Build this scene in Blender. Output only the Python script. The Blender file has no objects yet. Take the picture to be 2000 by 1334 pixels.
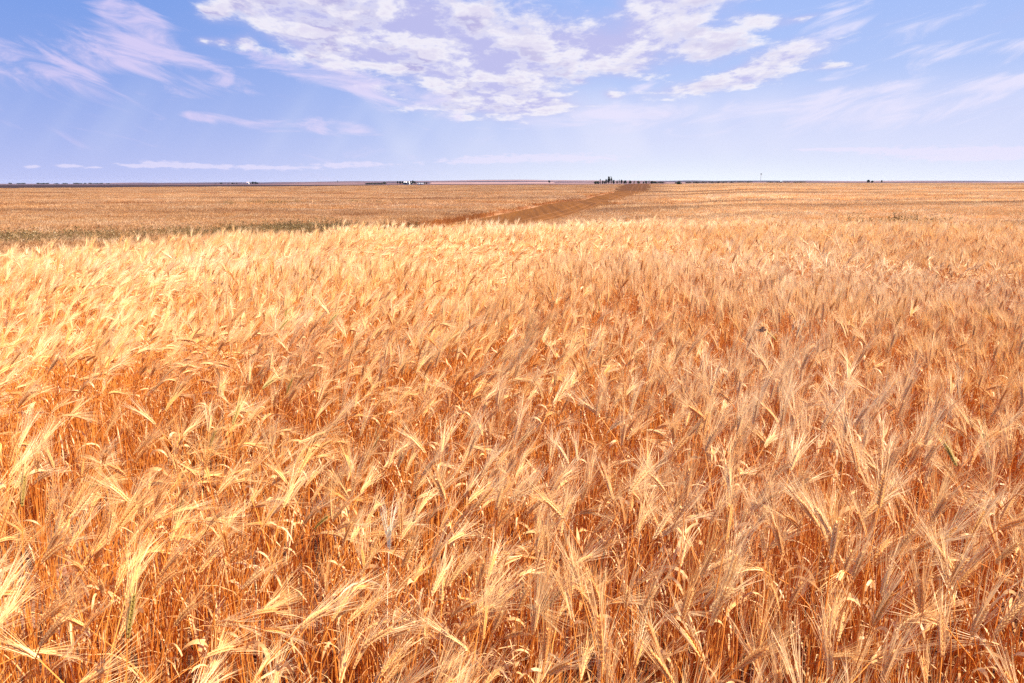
import bpy, math, random
import numpy as np
from mathutils import Vector, Euler

R = math.radians
scene = bpy.context.scene
rng = np.random.default_rng(11)
random.seed(5)

# ------------------------------------------------------------------ camera
EYE = 1.45                  # eye height above the soil, metres
PITCH = R(13.13)
cam_d = bpy.data.cameras.new("camera")
cam = bpy.data.objects.new("camera", cam_d)
scene.collection.objects.link(cam)
cam.location = (0, 0, EYE)
cam.rotation_euler = (R(90) - PITCH, 0, 0)
cam_d.sensor_width = 36
cam_d.lens = 24
cam_d.clip_start = 0.02
cam_d.clip_end = 40000
scene.camera = cam

# ------------------------------------------------------------------ exposure / render
scene.view_settings.view_transform = 'Standard'
scene.view_settings.look = 'None'
scene.view_settings.exposure = 1.42
scene.view_settings.gamma = 1.0
scene.cycles.max_bounces = 9
scene.cycles.diffuse_bounces = 4
scene.cycles.transmission_bounces = 4
scene.cycles.glossy_bounces = 2
scene.cycles.caustics_reflective = False
scene.cycles.caustics_refractive = False
scene.cycles.use_denoising = False

# ------------------------------------------------------------------ sun
SUN_EL, SUN_AZ = 57.0, 96.0        # azimuth clockwise from the view axis (+y)
sd = bpy.data.lights.new("sun", 'SUN')
sd.energy = 5.0
sd.angle = R(0.6)
sd.color = (1.0, 0.92, 0.78)
sun = bpy.data.objects.new("sun", sd)
scene.collection.objects.link(sun)
sv = Vector((math.sin(R(SUN_AZ)) * math.cos(R(SUN_EL)), math.cos(R(SUN_AZ)) * math.cos(R(SUN_EL)), math.sin(R(SUN_EL))))
sun.rotation_euler = sv.to_track_quat('Z', 'Y').to_euler()

# ------------------------------------------------------------------ world: sky with clouds
world = bpy.data.worlds.new("World")
scene.world = world
world.use_nodes = True
world.cycles.sampling_method = 'MANUAL'
world.cycles.sample_map_resolution = 256
SKY_STRENGTH = 0.1


class NT:
    """small helper to write node trees as expressions"""
    def __init__(self, tree):
        self.t = tree
        tree.nodes.clear()

    def new(self, typ, **kw):
        n = self.t.nodes.new(typ)
        for k, v in kw.items():
            setattr(n, k, v)
        return n

    def put(self, sock, v):
        if v is None:
            return
        if hasattr(v, 'is_output'):
            self.t.links.new(v, sock)
        else:
            if isinstance(v, (tuple, list)) and sock.type == 'RGBA' and len(v) == 3:
                v = (*v, 1)
            sock.default_value = v

    def m(self, op, a, b=None, c=None, clamp=False):
        n = self.new('ShaderNodeMath', operation=op, use_clamp=clamp)
        for i, v in enumerate((a, b, c)):
            self.put(n.inputs[i], v)
        return n.outputs[0]

    def vm(self, op, a, b=None, out=0, scale=None):
        n = self.new('ShaderNodeVectorMath', operation=op)
        self.put(n.inputs[0], a)
        self.put(n.inputs[1], b)
        if scale is not None:
            self.put(n.inputs['Scale'], scale)
        return n.outputs[out]

    def sstep(self, v, lo, hi, a=0.0, b=1.0):
        n = self.new('ShaderNodeMapRange', interpolation_type='SMOOTHSTEP')
        for i, q in enumerate((v, lo, hi, a, b)):
            self.put(n.inputs[i], q)
        return n.outputs[0]

    def mix(self, f, a, b, blend='MIX'):
        n = self.new('ShaderNodeMix', data_type='RGBA', blend_type=blend)
        self.put(n.inputs[0], f)
        self.put(n.inputs[6], a)
        self.put(n.inputs[7], b)
        return n.outputs[2]

    def noise(self, vec, scale, detail=4, rough=0.5, dist=0.0, dim='3D', lac=2.0):
        n = self.new('ShaderNodeTexNoise', noise_dimensions=dim)
        self.put(n.inputs['Vector'], vec)
        n.inputs['Scale'].default_value = scale
        n.inputs['Detail'].default_value = detail
        n.inputs['Roughness'].default_value = rough
        n.inputs['Distortion'].default_value = dist
        n.inputs['Lacunarity'].default_value = lac
        return n.outputs[0]

    def comb(self, x, y, z):
        n = self.new('ShaderNodeCombineXYZ')
        for i, v in enumerate((x, y, z)):
            self.put(n.inputs[i], v)
        return n.outputs[0]

    def sep(self, v):
        n = self.new('ShaderNodeSeparateXYZ')
        self.put(n.inputs[0], v)
        return n.outputs

    def mapping(self, v, loc=(0, 0, 0), rot=(0, 0, 0), scale=(1, 1, 1), typ='POINT'):
        n = self.new('ShaderNodeMapping', vector_type=typ)
        self.put(n.inputs[0], v)
        if typ != 'NORMAL' and typ != 'VECTOR':
            n.inputs['Location'].default_value = loc
        n.inputs['Rotation'].default_value = rot
        n.inputs['Scale'].default_value = scale
        return n.outputs[0]


def bearing(px, py):
    """direction (azimuth, elevation in degrees) of a feature seen at px, py of the 2000 x 1334 photograph"""
    X, Y = (px - 1000) / 1333, -(py - 667) / 1333
    y = math.cos(PITCH) + Y * math.sin(PITCH)
    z = -math.sin(PITCH) + Y * math.cos(PITCH)
    return math.degrees(math.atan2(X, y)), math.degrees(math.atan2(z, math.hypot(X, y)))


def srgb(r, g, b):
    f = lambda c: (c / 255 / 12.92) if c / 255 <= .04045 else ((c / 255 + .055) / 1.055) ** 2.4
    return (f(r), f(g), f(b))


def lit(c):
    return tuple(v / SKY_STRENGTH / 2 ** scene.view_settings.exposure for v in srgb(*c))


def build_world():
    n = NT(world.node_tree)
    tc = n.new('ShaderNodeTexCoord')
    d = n.vm('NORMALIZE', tc.outputs['Generated'])
    x, y, z = n.sep(d)
    sky = n.new('ShaderNodeTexSky', sky_type='NISHITA')
    sky.sun_disc = False
    sky.sun_elevation = R(SUN_EL)
    sky.sun_rotation = R(SUN_AZ)
    sky.air_density = 1.2
    sky.dust_density = 0.8
    sky.ozone_density = 3.0
    az = n.m('DEGREES', n.m('ARCTAN2', x, y))
    el = n.m('DEGREES', n.m('ARCSINE', z))
    ae = n.comb(az, el, 0)
    # clear air: blue overhead, periwinkle and pale lavender down at the horizon
    base = n.mix(1.0, sky.outputs[0], (0.80, 0.90, 1.38), 'MULTIPLY')
    elp = n.m('MAXIMUM', el, 0.0)
    hz = n.m('POWER', 2.718, n.m('MULTIPLY', elp, -1 / 8.2))
    right = n.sstep(az, -34.0, 16.0)
    hazec = n.mix(right, lit((196, 202, 246)), lit((236, 239, 255)))
    clear = n.mix(right, lit((92, 146, 228)), lit((138, 176, 246)))
    low = n.sstep(el, 26.0, 60.0)
    clear = n.mix(low, clear, base)
    col = n.mix(n.m('MULTIPLY', hz, 0.97), clear, hazec)
    # faint slanting shafts below the clouds
    sh = n.noise(n.comb(n.m('ADD', az, n.m('MULTIPLY', el, -0.75)), 0, 0), 0.23, 2, 0.5)
    shm = n.m('MULTIPLY', n.sstep(el, 0.3, 3.5), n.sstep(el, 9.0, 4.5))
    shf = n.m('MULTIPLY', n.m('MULTIPLY', n.sstep(sh, 0.42, 0.66), shm), 0.11)
    col = n.mix(shf, col, lit((240, 242, 255)))
    sh2 = n.noise(n.comb(n.m('ADD', az, n.m('MULTIPLY', el, 0.55)), 0, 0), 0.16, 1, 0.5)
    shm2 = n.m('MULTIPLY', n.m('MULTIPLY', n.sstep(el, 0.5, 3.0), n.sstep(el, 8.5, 5.0)), n.m('MULTIPLY', n.sstep(az, -16.0, -4.0), n.sstep(az, 26.0, 12.0)))
    col = n.mix(n.m('MULTIPLY', n.m('MULTIPLY', n.sstep(sh2, 0.44, 0.60), shm2), 0.30), col, lit((242, 243, 255)))
    vl = n.m('MULTIPLY', n.m('MULTIPLY', n.sstep(el, 0.5, 3.0), n.sstep(el, 8.0, 5.2)), n.sstep(az, -10.0, 12.0))
    col = n.mix(n.m('MULTIPLY', vl, 0.38), col, lit((226, 226, 254)))
    # perspective coordinates of the cloud deck
    zz = n.m('ADD', n.m('MAXIMUM', z, 0.0), 0.085)
    P = n.comb(n.m('DIVIDE', x, zz), n.m('MULTIPLY', n.m('DIVIDE', y, zz), 0.62), 0)

    def blobs(items):
        acc = None
        for (px, py, w, h, rot, s) in items:
            a, e = bearing(px, py)
            mp = n.mapping(ae, (a, e, 0), (0, 0, R(-rot)), (w / 23.3, h / 23.3, 1), 'TEXTURE')
            g = n.new('ShaderNodeTexGradient', gradient_type='QUADRATIC_SPHERE')
            n.put(g.inputs[0], mp)
            acc = n.m('MULTIPLY_ADD', g.outputs['Fac'], s, acc if acc is not None else 0.0)
        return acc
    cumulus = [(840, 40, 430, 150, 8, 1.7), (620, 10, 300, 70, 8, 1.5), (1010, 150, 200, 120, 0, 1.4),
               (1150, 95, 230, 80, 8, 1.6), (1290, 45, 190, 110, 0, 1.7), (1340, -10, 220, 50, 0, 1.3),
               (1395, 92, 115, 52, -6, 1.5), (1540, 108, 150, 50, -14, 1.6), (1380, 168, 230, 26, -6, 1.5),
               (880, 120, 260, 100, 10, 1.2), (1485, 40, 90, 28, 4, 1.3), (1570, 35, 80, 16, -10, 1.0),
               (930, 205, 260, 50, 2, 1.15), (478, 84, 34, 20, 0, 1.6), (436, 82, 30, 18, 0, 1.3),
               (400, 80, 40, 18, 0, 1.0), (560, 45, 200, 80, 12, 1.3), (740, 90, 220, 90, 8, 1.4), (660, 125, 70, 36, 10, 1.3), (1196, 186, 40, 16, 8, 1.3),
               (1130, 158, 30, 12, 0, 1.0), (1215, 118, 90, 50, 10, 1.1), (700, 165, 110, 24, 10, 1.0),
               (1450, 145, 110, 28, -12, 1.4), (1290, 222, 120, 20, 0, 0.7), (600, 75, 110, 60, 25, 1.1),
               (415, 25, 50, 30, 0, 1.2), (1625, 130, 60, 14, 0, 1.1), (1060, 205, 150, 34, 0, 1.0)]
    cirrus = [(265, 36, 110, 52, 14, 1.9), (320, 108, 170, 52, 28, 1.5), (400, 142, 170, 42, 12, 1.8),
              (620, 143, 250, 42, 10, 1.7), (770, 182, 170, 40, 12, 1.6), (50, 118, 240, 84, 6, 1.4),
              (190, 112, 170, 40, 4, 1.0), (392, 229, 80, 17, 4, 1.7), (665, 248, 130, 26, 5, 1.7),
              (515, 240, 110, 24, -3, 0.9), (1640, 60, 90, 16, -16, 1.5), (1640, 18, 90, 30, -24, 1.0),
              (1650, 143, 90, 16, -14, 1.6), (1930, 92, 160, 24, -6, 1.5), (1960, 158, 150, 22, -4, 1.4),
              (1755, 178, 130, 48, -16, 1.1), (1650, 180, 130, 44, -16, 1.0), (1250, 170, 90, 20, 0, 1.2),
              (1780, 50, 260, 90, -8, 0.5), (1150, 230, 420, 50, 0, 1.1), (1640, 225, 500, 60, 0, 1.0)]
    stripes = [(340, 322, 110, 10, 2, 2.0), (500, 327, 190, 9, 1, 1.5), (690, 322, 170, 11, -1, 1.5),
               (950, 312, 190, 16, -2, 1.5), (1110, 309, 220, 17, 0, 1.5), (1640, 292, 150, 6, 1, 2.0),
               (1860, 300, 240, 22, 2, 1.8), (135, 324, 40, 7, 4, 1.4), (62, 326, 26, 6, 0, 1.2),
               (1960, 298, 130, 16, -4, 1.6), (265, 324, 50, 6, 3, 1.5), (185, 327, 30, 5, 0, 1.2)]
    # cumulus
    nz = n.noise(P, 3.4, 12, 0.65, 0.1)
    big = n.noise(P, 1.1, 2, 0.5)
    nb = n.noise(n.vm('ADD', P, (0.05, 0.10, 0.0)), 3.1, 5, 0.55, 0.1)
    S = blobs(cumulus)
    rest = n.m('MULTIPLY', n.sstep(el, 15.0, 24.0), 0.42)       # broken cloud over the rest of the sky
    dens = n.m('ADD', n.m('MULTIPLY_ADD', n.m('SUBTRACT', nz, 0.5), 5.4, -0.50), n.m('ADD', n.m('MINIMUM', S, 0.86), rest))
    dens = n.m('ADD', dens, n.m('MULTIPLY', n.m('SUBTRACT', big, 0.5), 1.2))
    gate = n.sstep(n.m('ADD', S, rest), 0.02, 0.22)
    veil = n.m('MULTIPLY', n.sstep(n.m('MULTIPLY_ADD', n.m('SUBTRACT', nz, 0.5), 1.6, S), 0.05, 1.3), 0.75)
    col = n.mix(veil, col, lit((200, 194, 236)))
    ca = n.sstep(dens, -0.12, 0.80)
    thick = n.sstep(dens, 0.35, 1.15)
    edge = n.m('MULTIPLY_ADD', n.m('SUBTRACT', nz, nb), 3.5, 0.5, clamp=True)
    grey = n.m('MULTIPLY', n.sstep(dens, 0.15, 0.8), n.sstep(edge, 0.75, 0.3), clamp=True)
    topc = n.sstep(az, 12.0, -10.0)
    cc = n.mix(n.m('MULTIPLY', grey, n.m('MULTIPLY_ADD', topc, 0.5, 0.5)), lit((255, 252, 255)), lit((176, 174, 224)))
    cc = n.mix(n.m('MULTIPLY', thick, 0.50), cc, lit((198, 190, 232)))
    col = n.mix(n.m('MULTIPLY', n.m('MULTIPLY', ca, gate), 0.93), col, cc)
    # cirrus
    bend = n.m('MULTIPLY', n.m('MULTIPLY', az, az), -0.0048)
    Q = n.comb(n.m('MULTIPLY', az, 0.16), n.m('MULTIPLY', n.m('ADD', el, bend), 0.62), 0.0)
    nc = n.noise(Q, 1.0, 9, 0.62, 0.9)
    C = blobs(cirrus)
    cd = n.m('ADD', n.m('MULTIPLY_ADD', n.m('SUBTRACT', nc, 0.5), 3.8, -0.34), n.m('MINIMUM', C, 0.85))
    cf = n.m('MULTIPLY', n.sstep(cd, -0.1, 1.0), 0.80)
    col = n.mix(cf, col, n.mix(right, lit((226, 212, 248)), lit((236, 232, 255))))
    # small far cumulus in a line above the horizon
    ns = n.noise(n.mapping(ae, scale=(1, 3.6, 1)), 1.15, 6, 0.6)
    Sx = blobs(stripes)
    sdn = n.m('ADD', n.m('MULTIPLY_ADD', n.m('SUBTRACT', ns, 0.5), 2.6, -0.2), n.m('MINIMUM', Sx, 1.0))
    sf = n.m('MULTIPLY', n.m('MULTIPLY', n.sstep(sdn, 0.05, 0.7), n.sstep(Sx, 0.0, 0.3)), 0.62)
    col = n.mix(sf, col, lit((238, 230, 255)))
    # brightest air right above the horizon, under the sun
    glow = n.m('MULTIPLY', n.m('POWER', 2.718, n.m('MULTIPLY', n.m('POWER', n.m('DIVIDE', n.m('SUBTRACT', az, 16.0), 17.0), 2.0), -1.0)),
               n.m('POWER', 2.718, n.m('MULTIPLY', elp, -1 / 1.1)))
    col = n.mix(n.m('MULTIPLY', glow, 0.8), col, lit((244, 252, 255)))
    bg = n.new('ShaderNodeBackground')
    n.put(bg.inputs[0], col)
    bg.inputs[1].default_value = SKY_STRENGTH
    out = n.new('ShaderNodeOutputWorld')
    n.t.links.new(bg.outputs[0], out.inputs[0])


build_world()

# ------------------------------------------------------------------ terrain
PXC = [-600, 0, 500, 800, 1100, 1300, 1500, 2000, 2600]
LD = np.log(np.array([40, 100, 200, 400, 700, 1500, 3500, 8000.0]))
ROWS = np.array([
    [470, 402, 379, 367.5, 363.5, 361.5, 360.0, 359.2],
    [470, 402, 379, 367.5, 363.5, 361.5, 360.0, 359.0],
    [470, 402, 379, 367, 362.4, 359.6, 358.2, 357.4],
    [470, 402, 379, 366.5, 361.2, 358.6, 355.6, 353.4],
    [468, 401, 378, 365.5, 361.0, 358.0, 355.2, 352.6],
    [460, 396, 376, 364.5, 359.5, 357.4, 355.6, 354.2],
    [448, 390, 371, 361.5, 357.8, 356.2, 355.0, 353.8],
    [446, 390, 372, 362.5, 358.6, 356.6, 355.4, 354.4],
    [446, 390, 372, 362.5, 358.6, 356.6, 355.4, 354.4]])


def lattice(seed):
    return np.random.default_rng(seed).random((256, 256))


LAT = lattice(3)


def vnoise(x, y, s=1.0, o=0.0):
    x = np.asarray(x, float) / s + 50.3 + o
    y = np.asarray(y, float) / s + 71.7 - o * 1.7
    i, j = np.floor(x).astype(int), np.floor(y).astype(int)
    u, v = x - i, y - j
    u, v = u * u * (3 - 2 * u), v * v * (3 - 2 * v)
    a, b = LAT[i % 256, j % 256], LAT[(i + 1) % 256, j % 256]
    c, d = LAT[i % 256, (j + 1) % 256], LAT[(i + 1) % 256, (j + 1) % 256]
    return (a * (1 - u) + b * u) * (1 - v) + (c * (1 - u) + d * u) * v


def sm(t):
    t = np.clip(t, 0, 1)
    return t * t * (3 - 2 * t)


def side(x, y):
    """column of the photograph towards which a place lies"""
    ye = np.maximum(y, np.abs(x) * 0.55 + 0.05)
    return 1000 + 1369 * x / ye, ye


def height(x, y):
    x = np.asarray(x, float)
    y = np.asarray(y, float)
    s, ye = side(x, y)
    ld = np.log(np.maximum(ye, 20))
    cols = []
    for k in range(len(PXC)):
        # smooth interpolation in log distance
        cols.append(np.interp(ld, LD, ROWS[k]))
    cols = np.array(cols)
    s_ = np.clip(s, PXC[0], PXC[-1])
    k = np.clip(np.searchsorted(PXC, s_) - 1, 0, len(PXC) - 2)
    pc = np.array(PXC)
    t = sm((s_ - pc[k]) / (pc[k + 1] - pc[k]))
    flat = np.arange(s_.size).reshape(s_.shape)
    c2 = cols.reshape(len(PXC), -1)
    lo = c2[k.ravel(), flat.ravel()].reshape(s_.shape)
    hi = c2[(k + 1).ravel(), flat.ravel()].reshape(s_.shape)
    row = lo * (1 - t) + hi * t
    far = sm((ye - 3500) / 3000)
    row = row - far * (vnoise(s, 0 * s, 170) * 2.0 - 0.9 + vnoise(s, 0 * s, 47, 3) * 0.8) * 1.2
    zfar = EYE - (row - 356) / 1406 * ye
    zfar = np.where(ye < 40, np.interp(ye, [0, 40], [1, 1]) * (EYE - (np.interp(s_, PXC, ROWS[:, 0]) - 356) / 1406 * 40), zfar)
    zfar = zfar + (vnoise(x, y, 23, 5) - 0.5) * 0.34 * sm((ye - 18) / 20) * sm((500 - ye) / 300)
    c = np.interp(s, [0, 300, 520, 700, 1000, 1300, 1600, 2000], [6.4, 8.0, 8.9, 9.4, 10.1, 10.9, 9.8, 7.4])
    L = np.interp(s, [0, 500, 1000, 1300, 2000], [11.0, 13, 17, 20, 20])
    c = c + (vnoise(x, y, 3.1, 8) - .5) * 0.9
    t = sm((ye - c) / L)
    znear = (vnoise(x, y, 4.2, 1) - 0.5) * 0.16 + (vnoise(x, y, 1.1, 2) - 0.5) * 0.05
    # shallow hollow on the right before the slope
    znear = znear - 0.16 * sm((ye - 5) / 3) * sm((c - ye) / 3) * sm((s - 1450) / 400)
    return znear * (1 - t) + zfar * t


# the mown firebreak strip: centre line (x, y, half width)
STRIP = [(-12.5, 8, 4.8), (-7.2, 30, 4.8), (-2.0, 50, 4.9), (8.0, 92, 5.1), (17.0, 128, 4.8), (34.3, 200, 4.9), (41, 240, 6.2),
         (52, 300, 7.6), (70, 400, 9.2), (107, 600, 12), (147, 780, 10.5)]


def strip_dist(x, y):
    sx = np.interp(y, [p[1] for p in STRIP], [p[0] for p in STRIP])
    sw = np.interp(y, [p[1] for p in STRIP], [p[2] for p in STRIP])
    inside = (y > 13) & (y < 780)
    d = (x - sx) / sw
    return np.where(inside, d, 9.0)


def field_end(s):
    """how far the standing crop reaches, by bearing"""
    return np.interp(s, [0, 500, 800, 1100, 1300, 1500, 2000], [345, 440, 600, 640, 700, 720, 680])


def mesh_obj(name, verts, faces, mat=None, parent=None, smooth=False, link=True):
    me = bpy.data.meshes.new(name)
    me.from_pydata([tuple(v) for v in verts], [], faces)
    if mat:
        for q in (mat if isinstance(mat, (list, tuple)) else [mat]):
            me.materials.append(q)
    if smooth:
        me.polygons.foreach_set('use_smooth', [True] * len(me.polygons))
    o = bpy.data.objects.new(name, me)
    if link:
        scene.collection.objects.link(o)
    if parent:
        o.parent = parent
    return o


def tag(o, label=None, cat=None, group=None, kind=None):
    if label: o['label'] = label
    if cat: o['category'] = cat
    if group: o['group'] = group
    if kind: o['kind'] = kind
    return o


def mat_new(name):
    m = bpy.data.materials.new(name)
    m.use_nodes = True
    return m, NT(m.node_tree)


def finish(n, bsdf):
    out = n.new('ShaderNodeOutputMaterial')
    n.t.links.new(bsdf, out.inputs[0])


def simple_mat(name, col, rough=0.8, var=0.25, scale=3.0, bump=0.0):
    m, n = mat_new(name)
    tc = n.new('ShaderNodeTexCoord')
    f = n.noise(tc.outputs['Object'], scale, 5, 0.6)
    c = n.mix(n.sstep(f, 0.3, 0.7), tuple(v * (1 - var) for v in col), tuple(min(1, v * (1 + var)) for v in col))
    b = n.new('ShaderNodeBsdfPrincipled')
    n.put(b.inputs['Base Color'], c)
    b.inputs['Roughness'].default_value = rough
    b.inputs['Specular IOR Level'].default_value = 0.12
    if bump:
        bp = n.new('ShaderNodeBump')
        bp.inputs['Strength'].default_value = bump
        n.put(bp.inputs['Height'], f)
        n.t.links.new(bp.outputs[0], b.inputs['Normal'])
    finish(n, b.outputs[0])
    return m


def ground_material():
    m, n = mat_new('ground_soil_and_fields')
    geo = n.new('ShaderNodeNewGeometry')
    p = geo.outputs['Position']
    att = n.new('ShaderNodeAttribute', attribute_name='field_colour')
    near = n.new('ShaderNodeAttribute', attribute_name='soil')
    # soil close by
    f1 = n.noise(p, 9, 8, 0.62)
    f2 = n.noise(p, 60, 5, 0.6)
    soil = n.mix(n.sstep(f1, 0.3, 0.7), (0.085, 0.034, 0.018), (0.23, 0.105, 0.055))
    soil = n.mix(n.m('MULTIPLY', n.sstep(f2, 0.5, 0.75), 0.5), soil, (0.30, 0.15, 0.085))
    # fields further away, tone varying in long drill rows and patches
    ps = n.mapping(p, rot=(0, 0, R(14)), scale=(0.05, 0.008, 1))
    g1 = n.noise(ps, 3.0, 7, 0.62)
    ps2 = n.mapping(p, rot=(0, 0, R(-70)), scale=(0.006, 0.05, 1))
    g2 = n.noise(ps2, 2.0, 6, 0.6)
    g3 = n.noise(p, 0.9, 6, 0.7)
    tone = n.m('MULTIPLY_ADD', n.m('ADD', n.m('ADD', g1, g2), g3), 1.1, -0.65)
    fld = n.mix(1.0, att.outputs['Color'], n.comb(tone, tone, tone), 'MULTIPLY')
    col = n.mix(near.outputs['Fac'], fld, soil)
    # the older, darker tilled soil of the far half
    col = n.mix(n.sstep(n.sep(p)[1], 205.0, 255.0), col, n.mix(1.0, col, (0.66, 0.64, 0.66), 'MULTIPLY'))
    b = n.new('ShaderNodeBsdfPrincipled')
    n.put(b.inputs['Base Color'], col)
    b.inputs['Roughness'].default_value = 0.95
    b.inputs['Specular IOR Level'].default_value = 0.15
    bp = n.new('ShaderNodeBump')
    bp.inputs['Strength'].default_value = 0.9
    bp.inputs['Distance'].default_value = 0.03
    n.put(bp.inputs['Height'], n.m('ADD', f1, n.m('MULTIPLY', f2, 0.3)))
    n.t.links.new(bp.outputs[0], b.inputs['Normal'])
    finish(n, b.outputs[0])
    return m


def build_ground():
    rad = [0.0] + list(np.geomspace(0.35, 9000, 330))
    ang = np.concatenate([np.linspace(-48, 48, 420), np.linspace(50, 310, 90)])
    A = np.radians(ang)
    rr = np.array(rad[1:])
    X = rr[:, None] * np.sin(A)[None, :]
    Y = rr[:, None] * np.cos(A)[None, :]
    Z = height(X, Y)
    # clods and furrows near the viewer
    Z = Z + ((vnoise(X, Y, 0.16, 4) - .5) * 0.035 + (vnoise(X, Y, 0.07, 9) - .5) * 0.02) * sm((9 - rr) / 4)[:, None]
    # drop the rim so the sheet closes the horizon softly
    nr, na = X.shape
    verts = [(0, 0, 0)] + list(zip(X.ravel(), Y.ravel(), Z.ravel()))
    faces = []
    for j in range(na):
        faces.append((0, 1 + j, 1 + (j + 1) % na))
    for i in range(nr - 1):
        b0, b1 = 1 + i * na, 1 + (i + 1) * na
        for j in range(na):
            k = (j + 1) % na
            faces.append((b0 + j, b1 + j, b1 + k, b0 + k))
    o = mesh_obj('ground', verts, faces, ground_material(), smooth=True)
    tag(o, kind='structure')
    # colour of each field, as an attribute
    V = np.array(verts)
    x, y = V[:, 0], V[:, 1]
    s, ye = side(x, y)
    wob = (vnoise(x, y, 60, 3) - .5) * 0.12 + 1
    end = field_end(s) * wob
    wheat = np.array([0.30, 0.14, 0.06])
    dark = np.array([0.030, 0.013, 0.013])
    pink = np.array([0.25, 0.125, 0.10])
    plum = np.array([0.060, 0.038, 0.052])
    pale = np.array([0.42, 0.25, 0.205])
    col = np.tile(wheat, (len(V), 1))
    # dark colour band on the left behind the crop
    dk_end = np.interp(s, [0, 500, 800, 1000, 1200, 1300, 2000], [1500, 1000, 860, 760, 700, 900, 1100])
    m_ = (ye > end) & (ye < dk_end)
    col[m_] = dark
    far = ye >= dk_end
    band = vnoise(np.log(np.maximum(ye, 1)) * 9.0, s / 260.0, 1.0, 6)
    fc = np.where((band > 0.60)[:, None], pink, plum)
    fc = np.where((band > 0.80)[:, None], pale, fc)
    col[far] = fc[far]
    # the pale stubble lands seen between the farms and the hills
    pl = (ye > 1500) & (ye < 2700) & (s > 840) & (s < 1080)
    pl |= (ye > 1400) & (ye < 2100) & (s > 1300) & (s < 1350)
    col[pl] = pale
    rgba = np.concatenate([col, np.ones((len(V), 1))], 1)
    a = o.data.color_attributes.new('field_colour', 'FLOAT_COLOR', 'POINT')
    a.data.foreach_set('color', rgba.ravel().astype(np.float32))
    so = o.data.attributes.new('soil', 'FLOAT', 'POINT')
    so.data.foreach_set('value', sm((26 - ye) / 10).astype(np.float32))


def build_track():
    m, n = mat_new('bare_tilled_strip')
    uv = n.new('ShaderNodeAttribute', attribute_name='across')
    geo = n.new('ShaderNodeNewGeometry')
    p = geo.outputs['Position']
    q = n.mapping(p, rot=(0, 0, R(13.5)), scale=(1.6, 0.05, 1))
    f = n.noise(q, 1.0, 6, 0.6)
    g = n.noise(p, 1.7, 6, 0.65)
    col = n.mix(n.sstep(f, 0.3, 0.7), (0.080, 0.027, 0.003), (0.145, 0.051, 0.007))
    col = n.mix(n.m('MULTIPLY', n.sstep(g, 0.45, 0.7), 0.5), col, (0.085, 0.030, 0.009))
    u = uv.outputs['Fac']
    wob = n.m('MULTIPLY', n.m('SUBTRACT', n.noise(n.mapping(p, scale=(0.0, 0.03, 0)), 1.0, 2), 0.5), 0.16)
    u = n.m('ADD', u, wob)
    for c in (-0.06, 0.26, 0.46):
        dd = n.m('ABSOLUTE', n.m('SUBTRACT', u, c))
        fac = n.m('MULTIPLY', n.sstep(dd, 0.055, 0.012), n.m('MULTIPLY_ADD', f, 0.8, 0.05), clamp=True)
        col = n.mix(fac, col, (0.20, 0.08, 0.026))
    # the older, darker tilled soil of the far half
    col = n.mix(n.sstep(n.sep(p)[1], 205.0, 255.0), col, n.mix(1.0, col, (0.66, 0.64, 0.66), 'MULTIPLY'))
    b = n.new('ShaderNodeBsdfPrincipled')
    n.put(b.inputs['Base Color'], col)
    b.inputs['Roughness'].default_value = 0.95
    b.inputs['Specular IOR Level'].default_value = 0.1
    bp = n.new('ShaderNodeBump')
    bp.inputs['Strength'].default_value = 0.8
    bp.inputs['Distance'].default_value = 0.1
    n.put(bp.inputs['Height'], g)
    n.t.links.new(bp.outputs[0], b.inputs['Normal'])
    finish(n, b.outputs[0])
    ys = np.concatenate([np.arange(12, 150, 1.2), np.geomspace(150, 780, 150)])
    us = np.linspace(-1, 1, 25)
    cx = np.interp(ys, [p_[1] for p_ in STRIP], [p_[0] for p_ in STRIP])
    cw = np.interp(ys, [p_[1] for p_ in STRIP], [p_[2] for p_ in STRIP])
    edge = (vnoise(ys, ys * 0, 2.5, 2) - .5) * 0.10
    X = cx[:, None] + us[None, :] * cw[:, None] * (1 + edge[:, None] * np.abs(us)[None, :])
    Y = np.repeat(ys[:, None], len(us), 1)
    Z = height(X, Y) + 0.05 + 0.0004 * Y
    rut = sum(np.exp(-((us - c) / 0.045) ** 2) for c in (-0.06, 0.26, 0.46))
    Z = Z + (-0.03 * rut)[None, :] + (vnoise(X, Y, 0.8, 4) - .5) * 0.05
    nu = len(us)
    verts = list(zip(X.ravel(), Y.ravel(), Z.ravel()))
    faces = [(i * nu + j, i * nu + j + 1, (i + 1) * nu + j + 1, (i + 1) * nu + j) for i in range(len(ys) - 1) for j in range(nu - 1)]
    o = mesh_obj('dirt_path', verts, faces, m, smooth=True)
    at = o.data.attributes.new('across', 'FLOAT', 'POINT')
    at.data.foreach_set('value', np.tile(us, len(ys)).astype(np.float32))
    tag(o, kind='structure')


build_ground()
build_track()


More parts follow.
